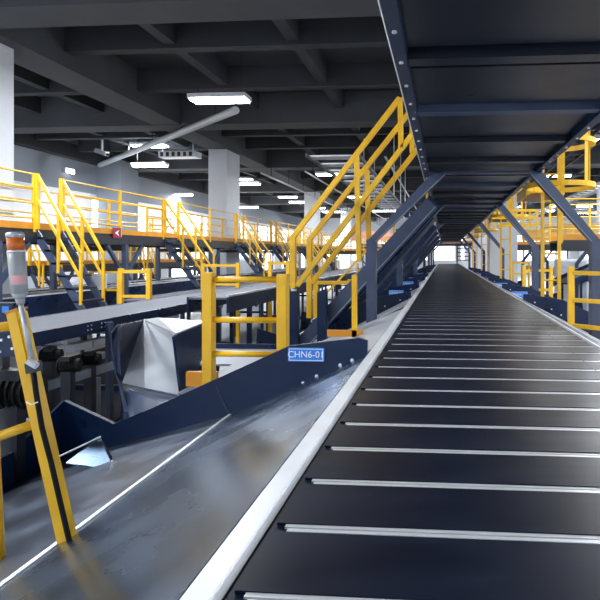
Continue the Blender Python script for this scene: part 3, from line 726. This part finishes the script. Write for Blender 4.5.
# cross walkway, centre distance, and right hand gantry (run across the hall)
def gantry(label, x0, x1, y0, y1, z, legs, step=1.3, hgt=1.15, bars=3, slats=False):
    r = empty('cross_gantry', ((x0 + x1) / 2, y0, FLOOR), label, 'gantry', 'yellow railed gantries crossing the hall')
    MB().box(x0, x1, y0, y1, z - .06, z).build('deck', DARK, r)
    for y in (y0, y1):
        MB().box(x0, x1, y - .04, y + .04, z - .30, z - .06).build('edge_beam', DARK, r)
        MB().box(x0, x1, y - .012, y + .012, z, z + .16).build('kick_board', ORA, r)
        nn = round((x1 - x0) / step)
        for k in range(nn + 1):
            x = x0 + (x1 - x0) * k / nn; MB().box(x - .03, x + .03, y - .03, y + .03, z - .1, z + hgt).build('post', YEL, r)
        for k in range(bars): MB().tube((x0, y, z + hgt * (k + 1) / bars), (x1, y, z + hgt * (k + 1) / bars), .022, 8).build('rail', YEL, r)
    for x in legs:
        for y in (y0, y1): MB().box(x - .07, x + .07, y - .07, y + .07, FLOOR, z - .3).build('leg', SLATE, r)
        for s_ in (-1, 1): MB().beam((x, y0, z - 1.2), (x + s_ * .6, y0, z - .32), .09, .09, (0, 1, 0)).build('knee_brace', SLATE, r)
    return r
gantry('yellow railed gantry crossing at right behind the caged ladder', 3.3, 13, 16.2, 18, .42, (4.6, 7.2, 10.2), 1.2, 1.15, 3)
gantry('far gantry crossing the hall behind the stair handrails', -9.6, -1.6, 45, 46.6, .35, (-9, -6.2, -3.4), 1.6, 1.1, 3)
gantry('second far gantry at right, behind the first', 3.6, 16, 30, 32, .55, (5, 9, 13), 1.5, 1.15, 3)
gantry('gantry crossing above the far end of the sorter', -4, 6, 50, 51.5, 1.1, (-3, 4.6), 1.4, 1.15, 3)
# salmon banners on far walls
for (px0, px1, py0, py1, Y_, lb) in ((343, 392, 231, 241, 60, 'salmon banner hanging behind the stair handrail'), (566, 598, 226, 243, 33.5, 'orange banner on screens behind the right gantry'), (522, 558, 230, 241, 33.5, 'orange banner left of the caged ladder rails')):
    a_, b_ = U(px0, py1, Y=Y_), U(px1, py0, Y=Y_)
    r = empty('banner', ((a_.x + b_.x) / 2, Y_, a_.z), lb, 'banner')
    MB().box(a_.x, b_.x, Y_, Y_ + .04, a_.z, b_.z).build('cloth', POSTER if px0 < 400 else MAT('amber_banner%d' % px0, (.85, .50, .16), .6, noise=.12), r)
    for x in (a_.x + .1, b_.x - .1): MB().box(x - .04, x + .04, Y_ + .04, Y_ + .1, FLOOR, b_.z).build('pole', DARK, r)

# far end gate of the sorter
r = empty('end_gate', (.5, 43.6, FLOOR), 'dark barred gate standing at the far end of the sorter', 'gate')
for x in (-.8, 1.0, 1.9): MB().box(x - .05, x + .05, 43.5, 43.6, FLOOR, .9).build('post', DARK, r)
for z in (-.4, -.1, .2, .5, .85): MB().box(1.0, 1.9, 43.5, 43.6, z - .035, z + .035).build('bar', DARK, r)
MB().box(-.8, 1.9, 43.5, 43.6, .85, .95).build('header', PALE, r)
# ---------------------------------------------------------------- caged ladders, right
def ladder_unit(Y, label):
    X = 1.72; r = empty('caged_ladder', (X, Y, FLOOR), label, 'ladder', 'yellow caged ladders on the right of the sorter')
    Ya, Yb = Y + .60, Y + .50; xa, xb = X - .15, X + .09
    for x, y in ((xa, Ya), (xb, Yb)): MB().box(x - .026, x + .026, y - .02, y + .02, FLOOR, 3.0).build('side_rail', YEL, r)
    z = FLOOR + .3
    while z < 2.9:
        MB().tube((xa, Ya, z), (xb, Yb, z), .014, 8).build('rung', YEL, r); z += .42
    # landing
    MB().box(X - .38, X + .2, Y + .75, Y + 1.9, .98, 1.02).build('landing', MAT('amber_deck', (.30, .12, .01), .5, noise=.2) if 'amber_deck' not in bpy.data.materials else bpy.data.materials['amber_deck'], r)
    for y in (Y + .75, Y + 1.9): MB().box(X - .38, X + .2, y - .012, y + .012, 1.0, 1.12).build('kick_board', YEL, r)
    for x in (X - .38, X + .2): MB().box(x - .012, x + .012, Y + .75, Y + 1.9, .95, 1.12).build('kick_board', YEL, r)
    # cage
    c = V((X + .01, Y, 0))
    zt = 3.0
    for z in (1.02, 1.66, 2.3, zt): MB().ring(c + V((0, 0, z)), .50, .075, .012, 40).build('hoop', YEL, r)
    for an in (20, 75, 130, 180, 225, 262, 305):
        t = math.radians(an); q_ = c + V((math.cos(t) * .487, math.sin(t) * .487, 0))
        rad = V((math.cos(t), math.sin(t), 0)); tan = V((-math.sin(t), math.cos(t), 0)) * .03
        MB().plate([q_ - tan + V((0, 0, .99)), q_ + tan + V((0, 0, .99)), q_ + tan + V((0, 0, zt + .03)), q_ - tan + V((0, 0, zt + .03))], .008, rad).build('cage_strap', YEL, r)
    for s_ in (-1, 1): MB().box(X - .39 if s_ < 0 else X + .16, X - .33 if s_ < 0 else X + .22, Y + .72, Y + .78, .98, 2.1).build('cage_post', YEL, r)
    return r
l0 = ladder_unit(YD(9.15, 1.73), 'nearest yellow ladder, its round cage at the upper right corner')
for Yp, lb in ((YD(16.0, 1.73), 'second yellow ladder, in front of the white column'), (23.3, 'third yellow caged ladder, just behind the white column edge'), (31, 'small distant yellow ladder near the end of the sorter')):
    copy_tree(l0, None, (1.72, Yp, FLOOR), lb)

# upper right yellow guard panel (rail box between the first and second ladder)
r = empty('barred_railing', (1.9, 12.9, .7), 'yellow barred railing panel hanging under the overhead conveyor edge', 'railing')
for k in range(5): MB().box(1.42 + k * .16, 1.47 + k * .16, 12.9, 12.94, .62, 1.0).build('bar', YEL, r)
for z in (.66, .84, 1.0): MB().box(1.2, 2.1, 12.88, 12.92, z - .03, z + .03).build('rail', YEL, r)

# right guards
def rguard(label, x0, Yp, zt, ln, zs, w=.075, drop=.0, y_to=0):
    r = empty('guard_railing', (x0, Yp, FLOOR), label, 'guard rail')
    MB().box(x0 - w / 2, x0 + w / 2, Yp - w / 2, Yp + w / 2, FLOOR, zt).build('post', YEL, r, .004)
    MB().box(x0 + ln - w / 2, x0 + ln + w / 2, Yp + y_to - w / 2, Yp + y_to + w / 2, FLOOR, zt - .03).build('post', YEL, r, .004)
    for z in zs: MB().beam((x0, Yp, z), (x0 + ln, Yp + y_to, z), .05, .05).build('rail', YEL, r, .004)
    return r
c = U(571, 268, Y=7.25); rguard('yellow guard frame at right edge, just left of the nearest portal post', c.x, 7.25, c.z + .02, .95, (c.z - .06, c.z - .40, c.z - .72), y_to=-.9)
c = U(524, 265, Y=14.2); rguard('yellow guard post and rail left of the nearest portal post on the right', U(524, 265, Y=11.9).x, 11.9, U(524, 265, Y=11.9).z, .55, (-.32, -.72), .07)
c = U(513, 262, Y=19.0); rguard('small yellow guard behind the second portal post on the right', U(513, 262, Y=18.5).x, 18.5, -.2, .5, (-.25, -.6), .06)
# right hand machinery
conveyor(5.9, 6.9, 9, 42, -.75, 'navy sided conveyor on the right beneath the gantry', belt=DARK, depth=.35, edge=True, legs=(10, 15, 22, 30), rollers=False)
conveyor(8.2, 9.4, 12, 29, -.55, 'second navy conveyor farther to the right', belt=GREYBELT, depth=.35, edge=True, legs=(13, 20, 28, 36), rollers=False)
def slope_conv(label, P_, Q_, w=.8):
    r = empty('inclined_conveyor', P_, label, 'conveyor', 'inclined navy conveyors at the right')
    P_, Q_ = V(P_), V(Q_); up = V((0, 0, 1))
    d = (Q_ - P_).normalized(); sd = d.cross(up).normalized() * w / 2
    MB().beam(P_, Q_, w, .05).build('belt', DARK, r)
    for s_ in (-1, 1):
        MB().beam(P_ + sd * s_, Q_ + sd * s_, .04, .26).build('side_frame', NAVY, r)
        MB().beam(P_ + sd * s_ + V((0, 0, .14)), Q_ + sd * s_ + V((0, 0, .14)), .03, .02).build('edge_strip', SLATE, r)
    for t in (.2, .8):
        c = P_.lerp(Q_, t)
        for s_ in (-1, 1): MB().box(c.x + sd.x * s_ - .04, c.x + sd.x * s_ + .04, c.y + sd.y * s_ - .04, c.y + sd.y * s_ + .04, FLOOR, c.z - .1).build('leg', NAVY, r)
slope_conv('inclined navy conveyor behind the nearest ladder rails', (4.1, 12.6, -1.0), (5.6, 14.6, -.35))
slope_conv('inclined navy conveyor at the right edge behind the guard frame', (4.0, 9.0, -1.15), (5.6, 10.2, -.55))
slope_conv('third inclined navy conveyor, behind the others at right', (4.1, 20.2, -1.0), (6.2, 22, -.3))
# far portals on the right
for i, (x, y, lb) in enumerate(((6.3, 24.5, 'dark hooped portal beneath the right gantry'), (8.6, 27.5, 'second dark hooped portal beneath the right gantry'), (5.2, 33, 'small dark portal deep behind the nearest ladder'))):
    r = empty('machine_portal', (x, y, FLOOR), lb, 'support frame')
    for s_ in (-1, 1):
        MB().box(x + s_ * .7 - .07, x + s_ * .7 + .07, y - .07, y + .07, FLOOR, -.35).build('post', SLATE, r)
        MB().beam((x + s_ * .7, y, -.38), (x + s_ * .25, y, .2), .14, .14, (0, 1, 0)).build('brace', SLATE, r)
    MB().box(x - .3, x + .3, y - .07, y + .07, .15, .28).build('header', SLATE, r)
# electrical cabinets and pallets of parcels beyond for depth
for i, (x, y, h, lb) in enumerate(((-10.9, 30,  1.9, 'white cabinet under the walkway right of the maroon notice'), (-17, 22, 1.7, 'white cabinet behind the lower walkway'),
                                   (6.0, 27, 1.9, 'white machine cabinet beneath the right gantry'), (9.5, 24, 1.8, 'white cabinet at the right edge under the gantry'))):
    r = empty('machine_cabinet', (x, y, FLOOR), lb, 'cabinet', 'white machine cabinets on the hall floor')
    MB().box(x - .7, x + .7, y, y + .8, FLOOR, FLOOR + h + .7).build('body', WHITE, r, .02)
    MB().box(x - .62, x + .62, y - .02, y, FLOOR + .1, FLOOR + h + .6).build('door', PALE, r)
# yellow low guard with white notice (left mid)
c = U(104, 280, Y=13.6)
r = empty('guard_railing', (c.x, 13.6, FLOOR), 'small yellow guard holding a white notice board below the maroon notice', 'guard rail')
for dx in (-.35, .38): MB().box(c.x + dx - .03, c.x + dx + .03, 13.57, 13.63, FLOOR, c.z + .22).build('post', YEL, r)
for dz_ in (-.25, .2): MB().box(c.x - .35, c.x + .38, 13.58, 13.62, c.z + dz_ - .025, c.z + dz_ + .025).build('rail', YEL, r)
MB().box(c.x - .28, c.x + .1, 13.54, 13.57, c.z - .2, c.z + .16).build('notice_board', WHITE, r)
# yellow guards just above the grey belt
for (pxa, pxb, py, Y_, lb) in ((121, 149, 271, 10.2, 'yellow guard frame above the grey belt, below the maroon notice'), (203, 238, 265, 13.5, 'yellow guard rail in front of the tall white column foot'), (270, 288, 263, 13.0, 'short yellow guard rail left of the stair newel'), (316, 350, 282, 9.5, 'yellow guard rail between stair newel and stringer')):
    a_, b_ = U(pxa, py, Y=Y_), U(pxb, py, Y=Y_)
    r = empty('guard_railing', (a_.x, Y_, FLOOR), lb, 'guard rail')
    for x in (a_.x, b_.x): MB().box(x - .04, x + .04, Y_ - .04, Y_ + .04, FLOOR, a_.z + .05).build('post', YEL, r)
    MB().box(a_.x, b_.x, Y_ - .03, Y_ + .03, a_.z - .04, a_.z + .02).build('rail', YEL, r)
    MB().box(a_.x, b_.x, Y_ - .03, Y_ + .03, a_.z - .5, a_.z - .45).build('rail', YEL, r)

# ---------------------------------------------------------------- light, sky, camera
w = bpy.data.worlds.new('hall_daylight'); bpy.context.scene.world = w; w.use_nodes = True
bg = w.node_tree.nodes['Background']; bg.inputs[0].default_value = (.97, .985, 1, 1); bg.inputs[1].default_value = 1.0
def area(loc, rot, sx, sy, e):
    l = bpy.data.lights.new('hall_light', 'AREA'); l.shape = 'RECTANGLE'; l.size = sx; l.size_y = sy; l.energy = e; l.color = (.95, .98, 1)
    o = bpy.data.objects.new('hall_light', l); C.objects.link(o); o.location = loc; o.rotation_euler = rot
cam = bpy.data.cameras.new('camera'); cam.sensor_width = 36; cam.lens = 36 * F / 600; cam.shift_y = -45 / 600; cam.shift_x = (300 - PX0) / 600; cam.clip_end = 300; cam.clip_start = .05
co = bpy.data.objects.new('camera', cam); C.objects.link(co); co.location = (0, 0, 0); co.rotation_euler = (math.pi / 2, 0, A)
sc = bpy.context.scene; sc.camera = co
sc.view_settings.view_transform = 'Standard'; sc.view_settings.look = 'None'; sc.view_settings.gamma = 1; sc.view_settings.exposure = .35
sc.view_settings.use_curve_mapping = False
sc.cycles.max_bounces = 8
